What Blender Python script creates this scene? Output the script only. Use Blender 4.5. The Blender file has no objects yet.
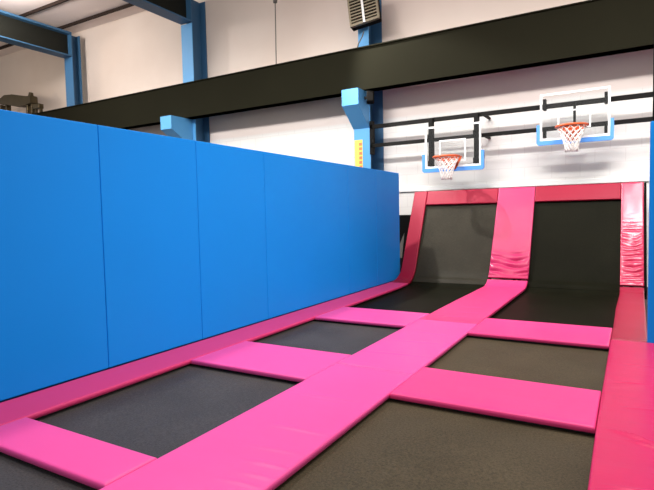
import bpy, bmesh, math, random
from mathutils import Vector, Matrix, noise
random.seed(4)
SC = bpy.context.scene
COL = SC.collection
V = Vector

# ------------------------------------------------------------------ materials
def lin(r, g, b):
    f = lambda c: (c / 255) / 12.92 if c / 255 <= 0.04045 else ((c / 255 + 0.055) / 1.055) ** 2.4
    return (f(r), f(g), f(b), 1)

def material(name, col, rough=0.5, metal=0.0, var=0.06, var_scale=3.0, bump=0.0, bump_scale=40.0,
             stretch=(1, 1, 1), spec=0.5, coat=0.0, sheen=0.0):
    m = bpy.data.materials.new(name); m.use_nodes = True
    nt = m.node_tree; N = nt.nodes; L = nt.links
    bs = N['Principled BSDF']
    bs.inputs['Roughness'].default_value = rough
    bs.inputs['Metallic'].default_value = metal
    bs.inputs['Specular IOR Level'].default_value = spec
    if coat: bs.inputs['Coat Weight'].default_value = coat; bs.inputs['Coat Roughness'].default_value = 0.18
    tc = N.new('ShaderNodeTexCoord')
    mp = N.new('ShaderNodeMapping'); mp.inputs['Scale'].default_value = stretch
    L.new(tc.outputs['Object'], mp.inputs['Vector'])
    n1 = N.new('ShaderNodeTexNoise'); n1.inputs['Scale'].default_value = var_scale; n1.inputs['Detail'].default_value = 5
    L.new(mp.outputs['Vector'], n1.inputs['Vector'])
    mx = N.new('ShaderNodeMix'); mx.data_type = 'RGBA'
    mx.inputs['A'].default_value = tuple(max(0, c * (1 - var)) for c in col[:3]) + (1,)
    mx.inputs['B'].default_value = tuple(min(1, c * (1 + var)) for c in col[:3]) + (1,)
    L.new(n1.outputs['Fac'], mx.inputs['Factor'])
    L.new(mx.outputs['Result'], bs.inputs['Base Color'])
    if bump:
        n2 = N.new('ShaderNodeTexNoise'); n2.inputs['Scale'].default_value = bump_scale; n2.inputs['Detail'].default_value = 4
        L.new(mp.outputs['Vector'], n2.inputs['Vector'])
        bp = N.new('ShaderNodeBump'); bp.inputs['Strength'].default_value = bump; bp.inputs['Distance'].default_value = 0.02
        L.new(n2.outputs['Fac'], bp.inputs['Height']); L.new(bp.outputs['Normal'], bs.inputs['Normal'])
    return m

PINK = material('pink_vinyl', lin(247, 84, 160), 0.42, var=0.05, var_scale=1.2, bump=0.10, bump_scale=2.2, stretch=(1, 2.5, 1), spec=0.35)
PINK_RED = material('rose_pink_vinyl', lin(204, 32, 92), 0.36, var=0.06, var_scale=1.4, bump=0.22, bump_scale=2.6, stretch=(1, 3.2, 1), spec=0.4)
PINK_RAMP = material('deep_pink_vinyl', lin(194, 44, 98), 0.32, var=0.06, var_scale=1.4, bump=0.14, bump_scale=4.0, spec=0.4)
BLUE = material('blue_vinyl', lin(4, 142, 236), 0.5, var=0.06, var_scale=0.7, bump=0.05, bump_scale=1.2, spec=0.2)
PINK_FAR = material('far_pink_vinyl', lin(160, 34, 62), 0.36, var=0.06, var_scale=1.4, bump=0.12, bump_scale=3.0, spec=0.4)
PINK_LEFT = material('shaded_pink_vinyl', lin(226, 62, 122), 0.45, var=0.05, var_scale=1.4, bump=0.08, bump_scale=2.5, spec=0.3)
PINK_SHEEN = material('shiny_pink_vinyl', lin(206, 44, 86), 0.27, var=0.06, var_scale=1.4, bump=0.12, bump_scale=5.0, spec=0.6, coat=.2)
PINK_TWO = material('pink_vinyl_right', lin(242, 66, 136), 0.42, var=0.05, var_scale=1.2, bump=0.10, bump_scale=2.2, stretch=(1, 2.5, 1), spec=0.35)
PINK_MID = material('pink_vinyl_far', lin(232, 62, 124), 0.40, var=0.06, var_scale=1.2, bump=0.12, bump_scale=2.4, stretch=(1, 2.5, 1), spec=0.35)
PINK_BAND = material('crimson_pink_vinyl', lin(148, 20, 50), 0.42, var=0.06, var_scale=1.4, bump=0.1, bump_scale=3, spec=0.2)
BLUE_CORE = material('dark_blue_board', lin(18, 62, 130), 0.7)
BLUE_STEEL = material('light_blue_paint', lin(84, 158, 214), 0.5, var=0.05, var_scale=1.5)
BLUE_FAR = material('dimmed_blue_paint', lin(60, 116, 164), 0.55, var=0.06, var_scale=1.5)  # far left column: dimmer light there put into the paint colour
BLUE_DARK = material('shaded_blue_paint', lin(54, 98, 134), 0.55, var=0.06, var_scale=1.5)  # shade of column web and rear flange put into the colour; roof beams too
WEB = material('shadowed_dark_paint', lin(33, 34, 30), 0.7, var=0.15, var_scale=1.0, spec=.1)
BLACK = material('black_paint', lin(9, 8, 6), 0.75, var=0.12, var_scale=2, spec=.2)
BLACKMAT = material('black_vinyl', lin(12, 12, 12), 0.7, var=0.1, spec=.08)
CRANE = material('crane_beam_paint', lin(30, 29, 20), 0.9, var=0.14, var_scale=0.8, spec=.05)
STEEL = material('frame_steel', lin(20, 19, 19), 0.6, var=0.15)
WHITE = material('white_paint', lin(238, 238, 236), 0.4, var=0.02)
BPAD = material('bright_blue_padding', lin(72, 142, 222), 0.5, var=0.04)
ORANGE = material('orange_paint', lin(206, 88, 40), 0.45, var=0.05)
NETM = material('white_cord', lin(240, 238, 232), 0.8, var=0.02)
BEIGE = material('beige_metal', lin(128, 118, 96), 0.6, var=0.08)
SLOT = material('slot_dark', lin(16, 14, 12), 0.85, spec=.1)
YEL = material('yellow_sticker', lin(238, 214, 96), 0.6, var=0.08, var_scale=8)
RED = material('red_print', lin(226, 118, 78), 0.6, var=0.15, var_scale=8)
CABLE = material('grey_cable', lin(96, 92, 88), 0.6)
MACH = material('machine_metal', lin(84, 74, 54), 0.32, metal=0.6, var=0.35, var_scale=2.5)
FLOORM = material('grey_concrete', lin(70, 68, 66), 0.8, var=0.15, var_scale=1.2, bump=0.1)
ROOF = material('roof_sheet', lin(232, 218, 214), 0.6, var=0.08, var_scale=0.35)
PURLIN = material('purlin_dark', lin(48, 38, 34), 0.8, spec=.1)

def mat_fabric(name, col, rough=.55, spec=.12):
    m = material(name, col, rough, var=0.34, var_scale=1.6, spec=spec)
    nt = m.node_tree; N = nt.nodes; L = nt.links; bs = N['Principled BSDF']
    tc = N['Texture Coordinate']
    n = N.new('ShaderNodeTexNoise'); n.inputs['Scale'].default_value = 60; n.inputs['Detail'].default_value = 6
    n.inputs['Roughness'].default_value = 0.8
    L.new(tc.outputs['Object'], n.inputs['Vector'])
    rp = N.new('ShaderNodeValToRGB')
    rp.color_ramp.elements[0].position = 0.3; rp.color_ramp.elements[0].color = (0.42, 0.42, 0.42, 1)
    rp.color_ramp.elements[1].position = 0.72; rp.color_ramp.elements[1].color = (1.62, 1.62, 1.62, 1)
    L.new(n.outputs['Fac'], rp.inputs['Fac'])
    mul = N.new('ShaderNodeMix'); mul.data_type = 'RGBA'; mul.blend_type = 'MULTIPLY'; mul.inputs['Factor'].default_value = 1
    src = bs.inputs['Base Color'].links[0].from_socket
    L.new(src, mul.inputs['A']); L.new(rp.outputs['Color'], mul.inputs['B'])
    L.new(mul.outputs['Result'], bs.inputs['Base Color'])
    bp = N.new('ShaderNodeBump'); bp.inputs['Strength'].default_value = 0.25; bp.inputs['Distance'].default_value = 0.01
    L.new(n.outputs['Fac'], bp.inputs['Height']); L.new(bp.outputs['Normal'], bs.inputs['Normal'])
    return m
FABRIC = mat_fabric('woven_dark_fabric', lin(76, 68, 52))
FABRIC_L = mat_fabric('woven_shaded_fabric', lin(72, 69, 67))  # left mats: bluish shade from the wall put into the base colour
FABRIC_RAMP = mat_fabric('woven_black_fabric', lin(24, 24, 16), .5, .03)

def mat_wall():
    m = bpy.data.materials.new('painted_wall'); m.use_nodes = True
    nt = m.node_tree; N = nt.nodes; L = nt.links; bs = N['Principled BSDF']
    bs.inputs['Roughness'].default_value = 0.6
    tc = N.new('ShaderNodeTexCoord'); sp = N.new('ShaderNodeSeparateXYZ'); L.new(tc.outputs['Object'], sp.inputs[0])
    rp = N.new('ShaderNodeValToRGB')                # warm pinkish beige above, white below
    mr = N.new('ShaderNodeMapRange'); mr.inputs['From Min'].default_value = 0; mr.inputs['From Max'].default_value = 10
    L.new(sp.outputs['Z'], mr.inputs['Value']); L.new(mr.outputs['Result'], rp.inputs['Fac'])
    e = rp.color_ramp.elements
    e[0].position = 0.0; e[0].color = lin(230, 229, 226)
    e[1].position = 0.427; e[1].color = lin(230, 229, 226)
    x = e.new(0.433); x.color = lin(228, 216, 210)
    x = e.new(0.62); x.color = lin(234, 219, 208)
    cb = N.new('ShaderNodeCombineXYZ'); L.new(sp.outputs['X'], cb.inputs['X']); L.new(sp.outputs['Z'], cb.inputs['Y'])
    bk = N.new('ShaderNodeTexBrick'); bk.inputs['Scale'].default_value = 1.0
    bk.inputs['Brick Width'].default_value = 0.62; bk.inputs['Row Height'].default_value = 0.30
    bk.inputs['Mortar Size'].default_value = 0.012; bk.inputs['Mortar Smooth'].default_value = 0.5
    bk.inputs['Color1'].default_value = (1, 1, 1, 1); bk.inputs['Color2'].default_value = (.97, .97, .97, 1)
    bk.inputs['Mortar'].default_value = (.90, .89, .89, 1)
    L.new(cb.outputs[0], bk.inputs['Vector'])
    lt = N.new('ShaderNodeMath'); lt.operation = 'LESS_THAN'; lt.inputs[1].default_value = 4.3; L.new(sp.outputs['Z'], lt.inputs[0])
    mul = N.new('ShaderNodeMix'); mul.data_type = 'RGBA'; mul.blend_type = 'MULTIPLY'
    L.new(lt.outputs[0], mul.inputs['Factor']); L.new(rp.outputs['Color'], mul.inputs['A']); L.new(bk.outputs['Color'], mul.inputs['B'])
    n = N.new('ShaderNodeTexNoise'); n.inputs['Scale'].default_value = 0.5; n.inputs['Detail'].default_value = 4
    L.new(tc.outputs['Object'], n.inputs['Vector'])
    r2 = N.new('ShaderNodeValToRGB'); r2.color_ramp.elements[0].color = (.94, .92, .91, 1); r2.color_ramp.elements[1].color = (1, 1, 1, 1)
    r2.color_ramp.elements[0].position = .35; r2.color_ramp.elements[1].position = .65
    L.new(n.outputs['Fac'], r2.inputs['Fac'])
    m2 = N.new('ShaderNodeMix'); m2.data_type = 'RGBA'; m2.blend_type = 'MULTIPLY'; m2.inputs['Factor'].default_value = 1
    L.new(mul.outputs['Result'], m2.inputs['A']); L.new(r2.outputs['Color'], m2.inputs['B'])
    L.new(m2.outputs['Result'], bs.inputs['Base Color'])
    return m
WALLM = mat_wall()

def mat_glass():
    m = bpy.data.materials.new('clear_acrylic'); m.use_nodes = True
    nt = m.node_tree; N = nt.nodes; L = nt.links
    N.remove(N['Principled BSDF']); out = N['Material Output']
    tr = N.new('ShaderNodeBsdfTransparent'); tr.inputs['Color'].default_value = (.96, .97, .97, 1)
    gl = N.new('ShaderNodeBsdfGlossy'); gl.inputs['Roughness'].default_value = .08
    fr = N.new('ShaderNodeFresnel'); fr.inputs['IOR'].default_value = 1.45
    mx = N.new('ShaderNodeMixShader'); L.new(fr.outputs[0], mx.inputs[0]); L.new(tr.outputs[0], mx.inputs[1]); L.new(gl.outputs[0], mx.inputs[2])
    L.new(mx.outputs[0], out.inputs['Surface'])
    return m
GLASS = mat_glass()

# ------------------------------------------------------------------ helpers
def link(name, bm, m, parent=None, smooth=False, loc=None):
    bmesh.ops.recalc_face_normals(bm, faces=bm.faces)
    me = bpy.data.meshes.new(name); bm.to_mesh(me); bm.free()
    me.materials.append(m)
    if smooth:
        for p in me.polygons: p.use_smooth = True
    o = bpy.data.objects.new(name, me); COL.objects.link(o)
    if parent: o.parent = parent
    if loc is not None: o.location = loc
    return o

def tag(o, label=None, cat=None, group=None, kind=None):
    if label: o['label'] = label
    if cat: o['category'] = cat
    if group: o['group'] = group
    if kind: o['kind'] = kind
    return o

def thing(name, label, cat, loc=(0, 0, 0), rot=(0, 0, 0), group=None):
    o = bpy.data.objects.new(name, None); COL.objects.link(o)
    o.location = loc; o.rotation_euler = rot; o.empty_display_size = 0.1
    return tag(o, label, cat, group)

def box(bm, x0, x1, y0, y1, z0, z1, bev=0.0, seg=2):
    vs = [bm.verts.new((x, y, z)) for x in (x0, x1) for y in (y0, y1) for z in (z0, z1)]
    idx = [(0, 1, 3, 2), (4, 6, 7, 5), (0, 4, 5, 1), (2, 3, 7, 6), (0, 2, 6, 4), (1, 5, 7, 3)]
    fs = [bm.faces.new([vs[i] for i in f]) for f in idx]
    if bev > 0:
        es = list({e for f in fs for e in f.edges})
        bmesh.ops.bevel(bm, geom=es, offset=bev, segments=seg, affect='EDGES', profile=.5)
    return bm

def boxes(*bs, bev=0.0):
    bm = bmesh.new()
    for b in bs: box(bm, *b, bev=bev)
    return bm

def prism(bm, poly, d0, d1, axis='Y'):
    """extrude a polygon; axis Y: poly is (x,z); axis X: poly is (y,z)"""
    mk = (lambda a, b, d: (a, d, b)) if axis == 'Y' else (lambda a, b, d: (d, a, b))
    A = [bm.verts.new(mk(a, b, d0)) for a, b in poly]; B = [bm.verts.new(mk(a, b, d1)) for a, b in poly]
    bm.faces.new(A); bm.faces.new(B)
    n = len(poly)
    for i in range(n): bm.faces.new((A[i], A[(i + 1) % n], B[(i + 1) % n], B[i]))
    return bm

def tube(bm, pts, r, n=8, closed=False):
    pts = [V(p) for p in pts]; rings = []
    up0 = V((0, 0, 1))
    for i, p in enumerate(pts):
        a = pts[i - 1] if (i > 0 or closed) else p
        b = pts[(i + 1) % len(pts)] if (i < len(pts) - 1 or closed) else p
        t = (b - a).normalized()
        up = up0 if abs(t.z) < .95 else V((0, 1, 0))
        s = t.cross(up).normalized(); u = s.cross(t).normalized()
        rings.append([bm.verts.new(p + s * r * math.cos(2 * math.pi * k / n) + u * r * math.sin(2 * math.pi * k / n)) for k in range(n)])
    m = len(rings)
    for i in range(m if closed else m - 1):
        A, B = rings[i], rings[(i + 1) % m]
        for k in range(n): bm.faces.new((A[k], A[(k + 1) % n], B[(k + 1) % n], B[k]))
    if not closed: bm.faces.new(rings[0]); bm.faces.new(rings[-1])
    return bm

# ------------------------------------------------------------------ camera
cam = bpy.data.cameras.new('camera'); co = bpy.data.objects.new('camera', cam); COL.objects.link(co)
f, yaw, pit, roll = 513.46, 0.5262, 0.0567, -0.0214
cy, sy, cp, sp = math.cos(yaw), math.sin(yaw), math.cos(pit), math.sin(pit)
F = V((-sy * cp, cy * cp, -sp)); R0 = V((cy, sy, 0)); U0 = R0.cross(F)
R = R0 * math.cos(roll) + U0 * math.sin(roll); U = -R0 * math.sin(roll) + U0 * math.cos(roll)
M = Matrix.Identity(4)
for i in range(3): M[i][0], M[i][1], M[i][2] = R[i], U[i], -F[i]
M[2][3] = 1.6
co.matrix_world = M
cam.sensor_width = 36; cam.lens = f * 36 / 654; cam.clip_end = 200
SC.camera = co

# ------------------------------------------------------------------ setting
FZ = -0.16                     # hall floor under the trampoline frames
WY = 13.6                      # back wall
def struct(name, bm, m): return tag(link(name, bm, m), kind='structure')
struct('floor', boxes((-40, 9, -9, WY + .2, FZ - .2, FZ)), FLOORM)
struct('wall_back', boxes((-40, 9, WY, WY + .2, FZ, 9.35)), WALLM)
struct('ceiling', boxes((-40, 9, -9, WY + .2, 9.35, 9.5)), ROOF)
for i, y in enumerate((12.86, 11.36, 9.86, 8.36, 6.86, 5.36)):
    struct('trim_%d' % (i + 1), boxes((-40, 9, y - .03, y + .03, 9.24, 9.35)), PURLIN)
struct('trim_7', boxes((-40, 9, WY - .07, WY, 2.22, 2.34), bev=.01), WHITE)   # ledge on the wall

# ------------------------------------------------------------------ steel columns, roof beams, crane beam
CF, CB = 12.9, 13.58           # column front and rear
def column(x, name_label, corbel, sh=0, depth=.68, rear=.245, upper=-.245, paint=None):
    t = thing('steel_column', name_label, 'column', (x, CF, FZ), group=None)
    h = 9.0 - FZ; w = .245; fm = paint or BLUE_STEEL
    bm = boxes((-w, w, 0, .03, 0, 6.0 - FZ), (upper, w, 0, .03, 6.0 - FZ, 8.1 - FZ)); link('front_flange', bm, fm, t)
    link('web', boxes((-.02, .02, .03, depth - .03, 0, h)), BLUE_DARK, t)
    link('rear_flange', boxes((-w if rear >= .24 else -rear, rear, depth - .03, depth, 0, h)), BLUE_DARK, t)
    if corbel:
        bm = bmesh.new(); z0 = 4.93 - FZ
        prism(bm, [(-corbel, z0), (-corbel, z0 - .42), (-.001, z0 - .95), (-.001, z0)], -w - .015 + sh, w - .015 + sh, 'X')
        link('corbel', bm, BLUE_STEEL, t)
    return t
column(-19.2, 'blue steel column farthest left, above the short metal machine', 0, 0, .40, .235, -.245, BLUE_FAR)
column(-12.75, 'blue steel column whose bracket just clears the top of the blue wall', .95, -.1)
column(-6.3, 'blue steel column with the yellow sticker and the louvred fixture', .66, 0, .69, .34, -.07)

def rafter(x, label, zb):
    t = thing('roof_beam', label, 'roof beam', (x, 0, zb))
    y0, y1 = -8.0, CF + .35
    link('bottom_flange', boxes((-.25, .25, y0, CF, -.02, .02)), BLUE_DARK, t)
    link('web', boxes((-.02, .02, y0, CF, .02, .84)), WEB, t)
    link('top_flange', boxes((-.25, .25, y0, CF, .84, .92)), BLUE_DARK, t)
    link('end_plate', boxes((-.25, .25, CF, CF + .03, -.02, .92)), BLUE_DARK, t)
    return t
rafter(-19.2, 'blue and dark roof beam running in from the left edge to the farthest left column', 8.12)
rafter(-12.75, 'blue and dark roof beam at the top edge over the middle column', 8.15)

t = tag(link('crane_beam', boxes((-30, 8, 12.56, 12.86, 4.93, 6.05), (-30, 8, 12.52, 12.89, 4.93, 4.96), (-30, 8, 12.52, 12.89, 6.03, 6.06)), CRANE),
        'long dark brown crane beam crossing the whole back wall on column brackets', 'beam')

# yellow sticker on the column
t = thing('sticker', 'yellow sticker with reddish print on the front of the blue column', 'sticker', (-6.41, CF - .004, 3.25))
link('sheet', boxes((-.12, .12, -.003, .003, -.42, .43)), YEL, t)
bm = bmesh.new()
for k in range(6):
    z = -.36 + k * .125
    box(bm, .015, .105, -.006, -.003, z, z + .085)
link('print', bm, RED, t)

# louvred fixture over the crane beam
t = thing('louvred_floodlight', 'tilted beige louvred box with dark slots hung high on the blue column', 'light fixture', (-6.07, 12.62, 7.12), (math.radians(-10), math.radians(-9), math.radians(8)))
W, Hh = .41, .47
link('housing', boxes((-W, W, .04, .22, -Hh, Hh), bev=.02), SLOT, t)
fr = boxes((-W, -W + .05, -.03, .05, -Hh, Hh), (W - .05, W, -.03, .05, -Hh, Hh), (-W + .05, W - .05, -.03, .05, -Hh, -Hh + .07), (-W + .05, W - .05, -.03, .05, Hh - .06, Hh))
link('frame', fr, BEIGE, t)
for k in range(9):
    z = -Hh + .13 + k * .089
    bm = boxes((-W + .05, W - .05, -.025, .02, z - .019, z + .019)); link('slat', bm, BEIGE, t)
link('center_bar', boxes((-.028, .028, -.06, -.025, -Hh, Hh)), WHITE, t)
link('mounting_arm', boxes((.02, .10, .22, .40, -.06, .06)), BLACK, t)
bm = bmesh.new()
tube(bm, [(-6.10, 12.70, 6.50), (-6.13, 12.68, 6.38), (-6.24, 12.66, 6.2), (-6.30, 12.68, 6.06)], .016, 6)
tag(link('power_cable', bm, CABLE), 'grey cable dropping from the louvred box to the dark beam', 'cable')
bm = bmesh.new(); tube(bm, [(-9.0, 12.72, 6.06), (-8.98, 12.72, 7.5), (-8.96, 12.72, 9.35)], .017, 6)
tube(bm, [(-8.975, 12.72, 7.9), (-8.975, 12.72, 8.02)], .06, 8)
tag(link('hanging_wire', bm, CABLE), 'thin wire hanging from the ceiling to the dark beam between two columns', 'cable')

# small black speaker beside the corbel
t = thing('small_speaker', 'small black speaker on the right side of the column bracket', 'speaker', (-5.90, 12.62, 4.72), (math.radians(-12), 0, math.radians(25)))
link('cabinet', boxes((-.10, .10, -.10, .10, -.15, .16), bev=.025), BLACKMAT, t, True)
link('grille', boxes((-.075, .075, -.108, -.098, -.12, .13), bev=.004), SLOT, t)
link('bracket', boxes((-.16, -.08, -.02, .04, -.03, .03)), BLACK, t)

# metal machine on the beam, far left
t = thing('hoist_machine', 'grey brown metal machine with short legs peeking over the blue wall', 'machine', (-22.5, 12.7, 6.06), (0, math.radians(3.5), 0))
prof = [(-1.32, .66), (-1.2, .86), (-.85, 1.0), (-.2, .98), (.85, .83), (1.18, .84), (1.2, .52), (.85, .48), (.2, .45), (-.35, .52), (-.7, .62), (-1.0, .60)]
bm = bmesh.new(); prism(bm, prof, -.18, .14, 'Y'); bmesh.ops.bevel(bm, geom=list(bm.edges), offset=.03, segments=2, affect='EDGES')
link('body', bm, MACH, t)
link('fin', prism(bmesh.new(), [(.80, .84), (.88, 1.02), (.98, 1.0), (1.02, .84)], -.06, .06), MACH, t)
for x in (-1.24, -.8, .78, 1.1):
    link('leg', boxes((x - .05, x + .05, -.1, .1, x * .061 + .05, .62 if x < 0 else .52), bev=.01), MACH, t)
bm = bmesh.new(); box(bm, 1.22, 1.66, -.12, .10, .30, .50, bev=.03); box(bm, 1.58, 1.66, -.05, .05, .15, .40); box(bm, 1.26, 1.32, -.05, .05, .15, .32)
link('gearbox', bm, MACH, t)

# ------------------------------------------------------------------ basketball rail, backboards
BY = 12.9
t = thing('backboard_rail', 'pair of long black horizontal bars on the wall carrying both backboards', 'rail', (0, BY, 0))
link('bar', boxes((-6.04, .9, -.04, .04, 3.945, 4.045)), BLACK, t)
link('bar', boxes((-6.04, .9, -.04, .04, 3.44, 3.53)), BLACK, t)
link('end_plate', boxes((-6.05, -5.97, -.04, .12, 3.25, 4.15)), BLACK, t)
for x in (-3.05, .55):
    for z in (3.47, 3.97): link('wall_strut', boxes((x, x + .06, .04, WY - BY, z, z + .05)), BLACK, t)

def hoop(t, rim_c, rr=.305):
    cx, cyy, cz = rim_c
    bm = bmesh.new()
    ring = [(cx + rr * math.cos(a), cyy + rr * math.sin(a), cz) for a in [2 * math.pi * k / 32 for k in range(32)]]
    tube(bm, ring, .026, 8, closed=True)
    ring2 = [(cx + .27 * math.cos(a), cyy + .27 * math.sin(a), cz - .045) for a in [2 * math.pi * k / 32 for k in range(32)]]
    tube(bm, ring2, .014, 6, closed=True)
    prism(bm, [(cx - .26, cz + .04), (cx + .26, cz + .04), (cx + .10, cz - .27), (cx - .10, cz - .27)], -.05, -.015)       # mounting plate
    prism(bm, [(-.04, cz - .01), (-.04, cz - .20), (cyy + rr - .02, cz - .03), (cyy + rr - .02, cz)], cx - .15, cx - .12, 'X')
    prism(bm, [(-.04, cz - .01), (-.04, cz - .20), (cyy + rr - .02, cz - .03), (cyy + rr - .02, cz)], cx + .12, cx + .15, 'X')
    rim = link('rim', bm, ORANGE, t, True)
    # net: two crossing families of cords, orange-tinted cords at the top loops are the rim hooks
    bm = bmesh.new(); n = 12; rows = 7
    def npt(k, r):
        s = r / rows
        rad = rr * (.34 + .62 * (1 - s) ** 1.5) + .015 * s * s
        a = 2 * math.pi * (k + .5 * r) / n
        return (cx + rad * math.cos(a), cyy + rad * math.sin(a), cz - .02 - .52 * s)
    for k in range(n):
        tube(bm, [npt(k, r) for r in range(rows + 1)], .0105, 4)
        tube(bm, [npt(k - r, r) for r in range(rows + 1)], .0105, 4)
    link('net', bm, NETM, rim, True)
    return rim

def backboard(x, z, label, style):
    t = thing('basketball_backboard', label, 'basketball hoop', (x, 12.66, z), group='basketball hoops on the back wall')
    w, h = .70, .52            # half sizes
    link('glass_panel', boxes((-w + .03, w - .03, 0, .012, -h + .03, h - .03)), GLASS, t)
    e = .042
    link('white_frame', boxes((-w, w, -.012, .024, h - e, h), (-w, w, -.012, .024, -h, -h + e), (-w, -w + e, -.012, .024, -h + e, h - e), (w - e, w, -.012, .024, -h + e, h - e)), WHITE, t)
    sw, s0, s1, e2 = .33, -h + .14, .16, .028
    if style == 'R': s0, s1 = -h + .22, .12
    link('target_square', boxes((-sw, sw, -.008, -.001, s1 - e2, s1), (-sw, sw, -.008, -.001, s0, s0 + e2), (-sw, -sw + e2, -.008, -.001, s0 + e2, s1 - e2), (sw - e2, sw, -.008, -.001, s0 + e2, s1 - e2)), WHITE, t)
    bm = bmesh.new()           # padding along the bottom edge and round the lower corners
    prism(bm, [(-w - .07, -h + .36), (-w + .0, -h + .36), (-w + .0, -h - .002), (w - .0, -h - .002), (w, -h + .36), (w + .07, -h + .36), (w + .07, -h - .06), (w + .03, -h - .10), (-w - .03, -h - .10), (-w - .07, -h - .06)], -.035, .045)
    link('edge_padding', bm, BPAD, t)
    if style == 'L':
        for s in (-1, 1):
            xx = s * .57
            link('bracket_post', boxes((xx - .05, xx + .05, .03, .198, -h + .06, 3.99 - z + .02)), BLACK, t)
            for z0, z1 in ((-h + .06, -h + .20), (h - .30, h - .18)): link('bracket_clamp', boxes((xx - .07, xx + .07, .02, .03, z0, z1)), BLACK, t)
    else:
        for s in (-1, 1):
            xx = s * .615
            for z0, z1 in ((-h + .08, -h + .30), (h - .34, h - .10)): link('bracket_clamp', boxes((xx - .03, xx + .03, .03, .198, z0, z1)), BLACK, t)
        link('bracket_post', boxes((-.022, .022, .03, .198, 3.48 - z, 4.0 - z)), BLACK, t)
    hoop(t, (-.01, -.46, -.31))
    return t
backboard(-3.71, 3.26, 'lower basketball backboard on the left, with two black posts behind its glass', 'L')
backboard(-.99, 3.71, 'higher basketball backboard on the right, with one thin black rod behind its glass', 'R')

# ------------------------------------------------------------------ padded blue walls
YS = [-.85, .61, 2.08, 3.546, 4.977, 6.429, 9.194, 10.55, 11.913]
XW = -4.826; ZT = 2.612
struct('wall_left', boxes((XW - .22, XW - .085, -.85, 11.90, FZ, 2.60)), BLUE_CORE)
def panel_mesh(a, b, th, face, z0, z1):
    bm = bmesh.new()
    x0, x1 = (face - th, face) if th > 0 else (face, face - th)
    box(bm, x0, x1, a + .003, b - .003, z0, z1, bev=.009, seg=2)
    return bm
labels = ['', '', 'blue padded wall panel cut off by the left edge of the photo',
          'blue padded wall panel second from the left edge, beside the front left mat',
          'blue padded wall panel third from the left edge, beside the first long cross pad',
          'extra wide blue padded wall panel, fourth from the left edge',
          'blue padded wall panel second last before the far end of the left wall',
          'blue padded wall panel at the far end of the left wall, nearest the ramp']
for i in range(2, 8):
    o = tag(link('padded_wall_panel', panel_mesh(YS[i] if i > 2 else -.85, YS[i + 1], .08, XW, .002, ZT), BLUE, None), labels[i], 'wall panel', 'blue panels of the left wall')
tag(link('padded_wall_panel', boxes((.249, 1.25, 7.2, 7.28, FZ, 2.63), bev=.012), BLUE), 'narrow slice of blue padded panel at the right edge of the photo', 'wall panel')
tag(link('padded_post', boxes((.27, .56, 7.2, 7.28, 2.635, 4.0), bev=.03), BLACKMAT), 'black padded post standing on top of the right blue panel', 'post')

# ------------------------------------------------------------------ trampoline court
def arc_profile():
    """(Y, Z, ny, nz) along the court: flat floor, short curve, 62 degree ramp"""
    pts = []
    A = V((11.25, 0)); B = V((11.62, 0)); T = V((11.62 + .518 * .36, .36))
    for k in range(13):
        u = k / 12
        pts.append(A * (1 - u) ** 2 + B * 2 * u * (1 - u) + T * u * u)
    return pts
ARC = arc_profile()
RD = V((.518, 1)).normalized()                       # ramp direction in (Y, Z)
def path(y0=None, z_top=None, z_start=None, y_end=None, n=24):
    """list of (y, z) points"""
    out = []
    if y0 is not None:
        ye = min(y_end if y_end is not None else 11.25, 11.25)
        out += [V((y0 + (ye - y0) * k / n, 0)) for k in range(n + 1)]
    arc = [p for p in ARC]
    if y_end is not None: arc = [p for p in arc if p.x > 11.25 and p.x <= y_end and y_end > 11.25]
    elif y0 is not None: arc = arc[1:]
    if z_start is not None: arc = [p for p in arc if p.y >= z_start]
    out += arc
    if z_top is not None:
        z0 = max(out[-1].y if out else z_start, .36)
        out += [V((11.62 + .518 * z, z)) for z in [z0 + (z_top - z0) * k / n for k in range(1, n + 1)]]
    return out
def interp(tab, x):
    if x <= tab[0][0]: return tab[0][1]
    for (a, fa), (b, fb) in zip(tab, tab[1:]):
        if x <= b: return fa + (fb - fa) * (x - a) / (b - a)
    return tab[-1][1]
def arclen(P):
    s = [0]
    for a, b in zip(P, P[1:]): s.append(s[-1] + (b - a).length)
    return s
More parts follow.
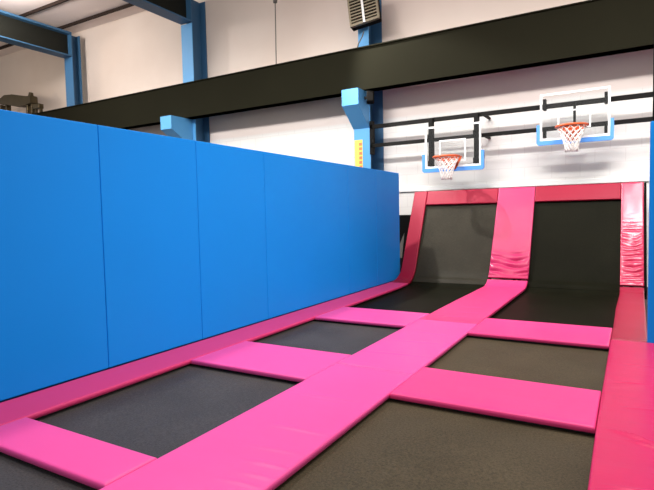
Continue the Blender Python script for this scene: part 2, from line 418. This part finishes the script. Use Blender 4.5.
def sheet(P, xl, xr, th, wr=None, off=0.0, edge=.018, nx=14, densify=.06):
    """closed pad following the profile P (list of (y,z)) between edge functions xl(s,y,z), xr(...):
       bottom on the profile lowered by th, top rounded at all four borders."""
    # resample with dense ends
    S = arclen(P); Ltot = S[-1]
    n = max(4, int(Ltot / densify))
    ss = sorted(set([0, edge * .12, edge * .4, edge, edge * 1.6] + [Ltot - v for v in (0, edge * .12, edge * .4, edge, edge * 1.6)] + [edge * 2 + (Ltot - edge * 4) * k / n for k in range(n + 1)]))
    def at(s):
        for i in range(len(S) - 1):
            if s <= S[i + 1] + 1e-9:
                u = (s - S[i]) / (S[i + 1] - S[i]); p = P[i].lerp(P[i + 1], u)
                a = P[max(0, i - 1)]; b = P[min(len(P) - 1, i + 2)]
                t = (b - a).normalized() if 0 < i < len(S) - 2 else (P[i + 1] - P[i]).normalized()
                return p, V((-t.y, t.x))
        return P[-1], V((-(P[-1] - P[-2]).normalized().y, (P[-1] - P[-2]).normalized().x))
    bm = bmesh.new(); top = []; bot = []
    for s in ss:
        p, nn = at(s)
        a, b = xl(p.x, p.y), xr(p.x, p.y); w = b - a
        ts = sorted(set([0, edge * .12 / w, edge * .4 / w, edge / w, edge * 1.6 / w] + [1 - v / w for v in (0, edge * .12, edge * .4, edge, edge * 1.6)] + [2 * edge / w + (1 - 4 * edge / w) * k / nx for k in range(nx + 1)]))
        rt, rb = [], []
        for tt in ts:
            d = min(tt * w, (1 - tt) * w, s, Ltot - s)
            h = 0.0
            if d < edge: h = -(edge - math.sqrt(max(0, edge * edge - (edge - d) ** 2)))
            if wr: h += wr(s, tt, s / Ltot, w) * min(1, d / .04)
            q = p + nn * (h + off)
            rt.append(bm.verts.new((a + w * tt, q.x, q.y)))
            qb = p + nn * (off - th)
            rb.append(bm.verts.new((a + w * tt, qb.x, qb.y)))
        top.append(rt); bot.append(rb)
    m = len(top[0])
    for i in range(len(top) - 1):
        for k in range(m - 1):
            bm.faces.new((top[i][k], top[i][k + 1], top[i + 1][k + 1], top[i + 1][k]))
            bm.faces.new((bot[i][k], bot[i + 1][k], bot[i + 1][k + 1], bot[i][k + 1]))
        bm.faces.new((top[i][0], top[i + 1][0], bot[i + 1][0], bot[i][0]))
        bm.faces.new((top[i][-1], bot[i][-1], bot[i + 1][-1], top[i + 1][-1]))
    for k in range(m - 1):
        bm.faces.new((top[0][k], bot[0][k], bot[0][k + 1], top[0][k + 1]))
        bm.faces.new((top[-1][k], top[-1][k + 1], bot[-1][k + 1], bot[-1][k]))
    return bm

PT = .048                                           # pad thickness
# edges of the strips measured along the court (x as a function of y)
G = .004
T_L0 = [(-1, -4.818), (11.3, -4.818), (11.7, -4.735)]
T_L1 = [(-1, -4.259), (8.2, -4.275), (10.5, -4.30), (11.5, -4.372), (13, -4.385)]
T_M0 = [(-1, -2.71), (7, -2.705), (9, -2.69), (11.6, -2.638), (13, -2.612)]
T_M1 = [(-1, -1.82), (7.9, -1.82), (11.0, -1.79), (13, -1.795)]
T_R0 = [(-1, -.175), (4.1, -.171), (5.1, -.162), (6.8, -.143), (8.0, -.125), (9.6, -.115), (11.2, -.075), (13, -.07)]
T_R1 = [(-1, .345), (7.18, .345), (7.21, .243), (7.5, .262), (9, .29), (11.5, .335), (13, .336)]
def E_(tab, g=0): return lambda y, z: interp(tab, y) + g
def soft(amp, sc, seed, sx=1.0):
    def w(s, t, u, wd):
        return amp * noise.noise(V((t * wd * sc * sx + seed, s * sc, seed * 1.7)))
    return w
def folds(amp, s0, s1, seed, freq=9.0, side=1):
    """diagonal gathered folds between arc lengths s0 and s1"""
    def w(s, t, u, wd):
        if s < s0 - .05 or s > s1 + .05: return .004 * noise.noise(V((t * 2 + seed, s * 2, 1)))
        k = min(1, max(0, (s - s0) / .06)) * min(1, max(0, (s1 - s) / (.45 * (s1 - s0))))
        ph = (s * freq + side * (.55 - .55 * t) * (t) * 3.2 + .5 * noise.noise(V((t * 2.2, s * 3, seed))))
        r = abs(math.sin(math.pi * ph)) ** .7
        return amp * k * (r - .5) * (.55 + .8 * noise.noise(V((t * 3 + seed, s * 4, 5.1))))
    return w
def plus(*fs): return lambda s, t, u, wd: sum(fn(s, t, u, wd) for fn in fs)
def creases(lst):
    """thin raised creases: (s centre, t0, t1, slope, height, width)"""
    def w(s, t, u, wd):
        h = 0
        for (sc, t0, t1, sl, hh, ww) in lst:
            if t0 < t < t1:
                d = s - (sc + sl * (t - t0)); k = math.sin(math.pi * (t - t0) / (t1 - t0))
                h += hh * k * math.exp(-(d / ww) ** 2)
        return h
    return w
def pad(name, label, group, P, xl, xr, m, wr=None, dens=.06, off=0.0):
    o = tag(link(name, sheet(P, xl, xr, PT, wr, off=off, densify=dens), m, None, True), label, 'pad', group)
    return o
def seg(y0, y1): return [V((y0 + (y1 - y0) * k / 8, 0)) for k in range(9)]

# long strips
pad('padding_strip', 'long narrow pink pad running along the foot of the left blue wall', 'pink lengthwise pads', path(-.8, y_end=11.2), E_(T_L0, G), E_(T_L1), PINK_LEFT, soft(.005, 1.6, 3))
pad('padding_strip', 'wide pink centre pad nearest the viewer, creased on its right edge', 'pink lengthwise pads', seg(-.8, 4.80), E_(T_M0), E_(T_M1), PINK,
    plus(soft(.006, 1.7, 11), creases([(3.92, .35, .98, .05, .010, .016), (3.55, .45, .98, .12, .007, .014), (3.36, .62, 1, .12, .011, .014), (3.22, .7, 1, .12, .011, .013), (3.10, .62, 1, .12, .010, .012), (2.98, .66, 1, .1, .010, .012), (4.6, .1, .9, .05, .006, .02), (2.7, .5, .95, .1, .008, .015)])), .015)
pad('padding_strip', 'wide pink centre pad between the two middle rows of cross pads', 'pink lengthwise pads', seg(4.805, 7.40), E_(T_M0), E_(T_M1), PINK, plus(soft(.006, 1.6, 21), creases([(.55, .05, .97, .12, .008, .02), (1.2, .1, .95, .1, .006, .02), (1.8, .2, .9, -.1, .006, .02)])), .02)
pad('padding_strip', 'wide pink centre pad leading from the last cross pads up to the ramp', 'pink lengthwise pads', path(7.405, y_end=11.62), E_(T_M0), E_(T_M1), PINK_MID, plus(soft(.007, 1.8, 31), creases([(.4, .1, .9, .1, .009, .018), (.8, .3, .98, .1, .007, .018), (1.3, .2, .9, .1, .009, .018), (2.2, .1, .9, .1, .006, .02)])), .02)
pad('padding_strip', 'wrinkled rose pink pad along the right edge, nearest the viewer', 'pink lengthwise pads', seg(-.8, 7.19), E_(T_R0), E_(T_R1), PINK_RED,
    plus(soft(.007, 2.2, 41, .5), creases([(5.0, .12, .75, -.22, .022, .012), (4.86, .35, .98, -.18, .018, .012), (4.1, .08, .9, .08, .008, .010), (3.85, .4, .95, -.10, .008, .010), (5.5, .25, .85, .12, .006, .012), (6.2, .15, .7, .10, .007, .014), (6.9, .3, .9, -.08, .005, .014), (3.5, .2, .8, .10, .008, .012)])), .015)
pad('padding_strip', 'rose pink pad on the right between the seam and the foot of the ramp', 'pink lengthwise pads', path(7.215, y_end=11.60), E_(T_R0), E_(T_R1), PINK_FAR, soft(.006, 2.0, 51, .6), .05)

# cross pads
gx = lambda a, b: (E_(a, G), E_(b, -G))
def cross(y0, y1, a, b, label, seed):
    pad('cross_pad', label, 'pink cross pads', seg(y0, y1), E_(a, G), E_(b, -G), PINK if a is T_L1 else PINK_TWO, soft(.006, 1.5, seed), .06)
cross(1.926, 2.333, T_L1, T_M0, 'narrow pink cross pad at the lower left, in front of the first left mat', 1)
cross(4.195, 5.174, T_L1, T_M0, 'pink cross pad in the left row, between the front mat and the middle mat', 2)
cross(6.909, 7.893, T_L1, T_M0, 'pink cross pad in the left row nearest the ramp', 4)
cross(4.183, 5.083, T_M1, T_R0, 'large pink cross pad in the right row, nearest the viewer', 5)
cross(6.850, 7.905, T_M1, T_R0, 'pink cross pad in the right row nearest the ramp', 6)

# ramp pads
ZTOP = 2.18
def ramp_path(z0, z1, n=40): return [V((11.62 + .518 * z, z)) for z in [z0 + (z1 - z0) * k / n for k in range(n + 1)]]
pl = path(11.205, z_top=ZTOP, n=4)
PL = [p for p in [V((11.205, 0)), V((11.25, 0))]] + ARC[1:] + ramp_path(.36, ZTOP)[1:]
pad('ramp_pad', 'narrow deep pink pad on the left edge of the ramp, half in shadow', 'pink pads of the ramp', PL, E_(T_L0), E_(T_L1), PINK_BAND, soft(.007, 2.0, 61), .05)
PM = [p for p in ARC if p.x > 11.63] + ramp_path(.36, ZTOP)[1:]
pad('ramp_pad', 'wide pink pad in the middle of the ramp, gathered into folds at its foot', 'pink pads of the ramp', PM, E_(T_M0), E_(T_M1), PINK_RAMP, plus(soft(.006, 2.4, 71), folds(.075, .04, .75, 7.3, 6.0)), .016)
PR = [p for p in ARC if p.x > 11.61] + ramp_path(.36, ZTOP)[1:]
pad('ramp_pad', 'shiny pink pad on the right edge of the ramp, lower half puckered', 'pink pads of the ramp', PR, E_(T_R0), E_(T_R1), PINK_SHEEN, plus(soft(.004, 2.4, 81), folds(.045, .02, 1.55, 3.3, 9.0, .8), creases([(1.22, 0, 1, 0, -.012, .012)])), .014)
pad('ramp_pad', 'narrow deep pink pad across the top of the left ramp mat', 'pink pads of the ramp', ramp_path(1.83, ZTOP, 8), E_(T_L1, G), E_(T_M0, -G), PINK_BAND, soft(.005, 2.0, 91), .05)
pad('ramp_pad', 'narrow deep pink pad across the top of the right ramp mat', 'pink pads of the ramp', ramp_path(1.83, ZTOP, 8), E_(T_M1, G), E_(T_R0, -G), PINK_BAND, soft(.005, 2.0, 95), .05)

# trampoline mats (beds): slabs lying in the frame
MZ = -.080
def bed(label, y0, y1, a, b, sag=.02):
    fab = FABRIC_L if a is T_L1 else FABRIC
    P = seg(y0 - .05, y1 + .05)
    def w(s, t, u, wd): return -sag * math.sin(math.pi * u) * math.sin(math.pi * t)
    o = tag(link('trampoline_mat', sheet(P, E_(a, -.05), E_(b, .05), .078, w, off=MZ, edge=.004, nx=10, densify=.15), fab, None, True), label, 'trampoline mat', 'black trampoline mats')
    return o
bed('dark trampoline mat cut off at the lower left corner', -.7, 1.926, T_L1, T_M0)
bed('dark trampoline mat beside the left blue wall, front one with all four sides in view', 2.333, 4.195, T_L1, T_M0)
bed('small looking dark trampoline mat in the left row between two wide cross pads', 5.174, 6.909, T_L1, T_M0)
bed('large dark trampoline mat at the bottom of the photo, right of the centre pad', -.7, 4.183, T_M1, T_R0)
bed('dark trampoline mat in the right row between two wide cross pads', 5.083, 6.850, T_M1, T_R0)
def bed_to_ramp(label, y0, a, b):
    P = [V((y0 - .05 + (11.15 - y0 + .05) * k / 10, 0)) for k in range(11)] + ARC[:6]
    def w(s, t, u, wd): return -.025 * math.sin(math.pi * u) * math.sin(math.pi * t)
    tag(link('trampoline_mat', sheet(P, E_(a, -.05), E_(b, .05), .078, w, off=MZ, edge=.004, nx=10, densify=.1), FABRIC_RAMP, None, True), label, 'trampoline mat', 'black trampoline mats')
bed_to_ramp('flat dark trampoline mat at the foot of the left ramp mat', 7.893, T_L1, T_M0)
bed_to_ramp('flat dark trampoline mat at the foot of the right ramp mat', 7.905, T_M1, T_R0)
FABRIC_RL = mat_fabric('woven_sheen_fabric', lin(52, 49, 40), .5, .06)  # left ramp mat: its sheen put into a lighter base colour
def ramp_bed(label, a, b):
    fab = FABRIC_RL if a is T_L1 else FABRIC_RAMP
    P = [p for p in ARC[5:]] + ramp_path(.36, 1.9)[1:]
    def w(s, t, u, wd):
        sag = -.05 * math.sin(math.pi * min(1, u)) * math.sin(math.pi * t)
        return sag + .028 * math.exp(-((s - .1) / .05) ** 2) * math.sin(math.pi * t) ** .5
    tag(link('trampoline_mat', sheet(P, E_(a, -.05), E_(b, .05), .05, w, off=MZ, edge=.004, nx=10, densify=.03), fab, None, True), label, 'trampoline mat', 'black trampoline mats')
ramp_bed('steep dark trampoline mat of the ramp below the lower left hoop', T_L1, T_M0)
ramp_bed('steep dark trampoline mat of the ramp below the higher right hoop', T_M1, T_R0)

# steel frame carrying pads and mats
t = thing('support_grid', 'black steel frame under the pink pads and dark mats', 'frame', (0, 0, FZ))
zt = -PT - .002 - FZ; I = .03
zl = MZ - .055 - FZ
def rail(bm, a, b, y0, y1):
    n = max(1, int((y1 - y0) / .7))
    for k in range(n):
        u, v = y0 + (y1 - y0) * k / n, y0 + (y1 - y0) * (k + 1) / n
        vs = []
        for yy in (u, v):
            for xx in (interp(a, yy) + .055, interp(b, yy) - .055):
                for zz in (0, zt): vs.append(bm.verts.new((xx, yy, zz)))
        for fi in ((0, 1, 3, 2), (4, 6, 7, 5), (0, 4, 5, 1), (2, 3, 7, 6), (0, 2, 6, 4), (1, 5, 7, 3)): bm.faces.new([vs[i] for i in fi])
for a, b in ((T_L0, T_L1), (T_M0, T_M1), (T_R0, T_R1)):
    bm = bmesh.new(); rail(bm, a, b, -.7, 11.2); link('long_rail', bm, STEEL, t)
for y0, y1, a, b in ((1.926, 2.333, T_L1, T_M0), (4.195, 5.174, T_L1, T_M0), (6.909, 7.893, T_L1, T_M0), (4.183, 5.083, T_M1, T_R0), (6.85, 7.905, T_M1, T_R0)):
    link('cross_rail', boxes((interp(a, y0) - .05, interp(b, y0) + .05, y0 + .055, y1 - .055, 0, zt)), STEEL, t)
# ramp frame
t = thing('ramp_scaffold', 'black steel frame holding the ramp up behind its mats', 'frame', (0, 0, FZ))
def ramp_pt(z, off): return V((11.62 + .518 * z, z)) + V((-RD.y, RD.x)) * off
for x0, x1 in ((-4.70, -4.44), (-2.54, -1.87), (0.0, .27)):
    poly = [ramp_pt(.42, -PT - .004), ramp_pt(ZTOP - .03, -PT - .004), ramp_pt(ZTOP - .03, -PT - .12), ramp_pt(.42, -PT - .12)]
    bm = bmesh.new(); prism(bm, [(p.x, p.y - FZ) for p in poly], x0, x1, 'X'); link('upright', bm, STEEL, t)
    xm = (x0 + x1) / 2
    bm = bmesh.new(); tube(bm, [(xm, 13.05, 0), (xm, 13.05, 2.1 - FZ)], .04, 8); tube(bm, [(xm, 12.3, 0), (xm, 13.02, 1.5)], .03, 8); link('rear_post', bm, STEEL, t)
poly = [ramp_pt(1.92, -PT - .004), ramp_pt(ZTOP - .03, -PT - .004), ramp_pt(ZTOP - .03, -PT - .1), ramp_pt(1.92, -PT - .1)]
bm = bmesh.new(); prism(bm, [(p.x, p.y - FZ) for p in poly], -4.40, -.05, 'X'); link('top_rail', bm, STEEL, t)
bm = bmesh.new(); prism(bm, [(11.66, -FZ), (11.70, 0), (13.15, 0), (13.15, 2.16 - FZ), (12.76, 2.16 - FZ)], .350, .385, 'X'); link('dark_gap_board', bm, BLACKMAT, t)  # black board added to keep the gap beside the right pad dark
# dark barrier seen in the gap between the blue wall and the ramp
t = thing('dark_barrier', 'low black barrier in the gap between the blue wall and the ramp', 'barrier', (-5.35, 13.3, FZ))
link('panel', boxes((-.75, .55, 0, .06, .12, 1.58 - FZ), bev=.01), BLACKMAT, t)
for x in (-.7, .5): link('foot', boxes((x - .04, x + .04, -.15, .2, 0, .12), bev=.008), STEEL, t)
bm = bmesh.new(); prism(bm, [(-.22, .55), (.02, .55), (.10, 1.25)], -.006, -.001, 'Y'); link('grey_triangle', bm, CABLE, t)  # added flat triangle standing in for floor and wall glimpsed there

# ------------------------------------------------------------------ light
W_ = bpy.data.worlds.new('hall_ambient'); SC.world = W_; W_.use_nodes = True
bg = W_.node_tree.nodes['Background']; bg.inputs['Color'].default_value = (1.0, .97, .94, 1); bg.inputs['Strength'].default_value = .7
def lamp(kind, loc, energy, size, col=(1, .95, .9), rot=None, size_y=None):
    d = bpy.data.lights.new('lamp', kind); d.energy = energy; d.color = col
    if kind == 'AREA':
        d.size = size
        if size_y: d.shape = 'RECTANGLE'; d.size_y = size_y
    else: d.shadow_soft_size = size
    o = bpy.data.objects.new('lamp', d); COL.objects.link(o); o.location = loc
    if rot: o.rotation_euler = rot
    return o
def spot(loc, tgt, energy, size, ang, blend=.5, col=(1, .96, .92)):
    o = lamp('SPOT', loc, energy, size, col); o.data.spot_size = math.radians(ang); o.data.spot_blend = blend
    o.rotation_euler = (V(tgt) - V(loc)).to_track_quat('-Z', 'Y').to_euler()
spot((3, 5.5, 5.6), (-4.8, 6.3, 1.5), 1050, .3, 62, 1.0)              # added fill spot, no known lamp, brightening the blue panels
spot((-7.2, 11.2, 8.2), (-2.6, 11.9, 1.5), 2900, .12, 58)            # floodlight near the louvred fixture
lamp('AREA', (-6.6, 5.5, 8.2), 330, .5, (1, .97, .94), size_y=9)     # row of hall lights beyond the blue wall
lamp('AREA', (.8, 6.5, 8.2), 620, 1.2, (1, .97, .94), rot=(0, math.radians(-38), 0), size_y=4)    # hall lights over the court
lamp('AREA', (-2.0, 1.0, 9.0), 230, 1.2, (1, .97, .94), size_y=3)
lamp('AREA', (-8, 7.0, 8.8), 480, 22, (1, .95, .90), rot=(math.radians(38), 0, 0), size_y=1)  # added wash tilted at the back wall, no fixture known
o = lamp('AREA', (-7, 5.0, 7.6), 250, 20, (1, .97, .94), size_y=.5)  # added low frontal fill for the wall below the crane beam
o.rotation_euler = (math.atan2(8.6, 4.2), 0, 0); o.data.spread = math.radians(50)
lamp('POINT', (-22.5, 9.5, 6.6), 110, .3, (1, .82, .62))  # added warm fill for the far left stretch of wall
lamp('POINT', (-17.5, 9.3, 8.5), 370, .3, (1, .92, .85))  # added fill brightening the ceiling at the far left
# the two wide area lamps above are added to brighten the back wall

SC.view_settings.view_transform = 'Standard'
SC.view_settings.look = 'None'
SC.view_settings.exposure = 0.14
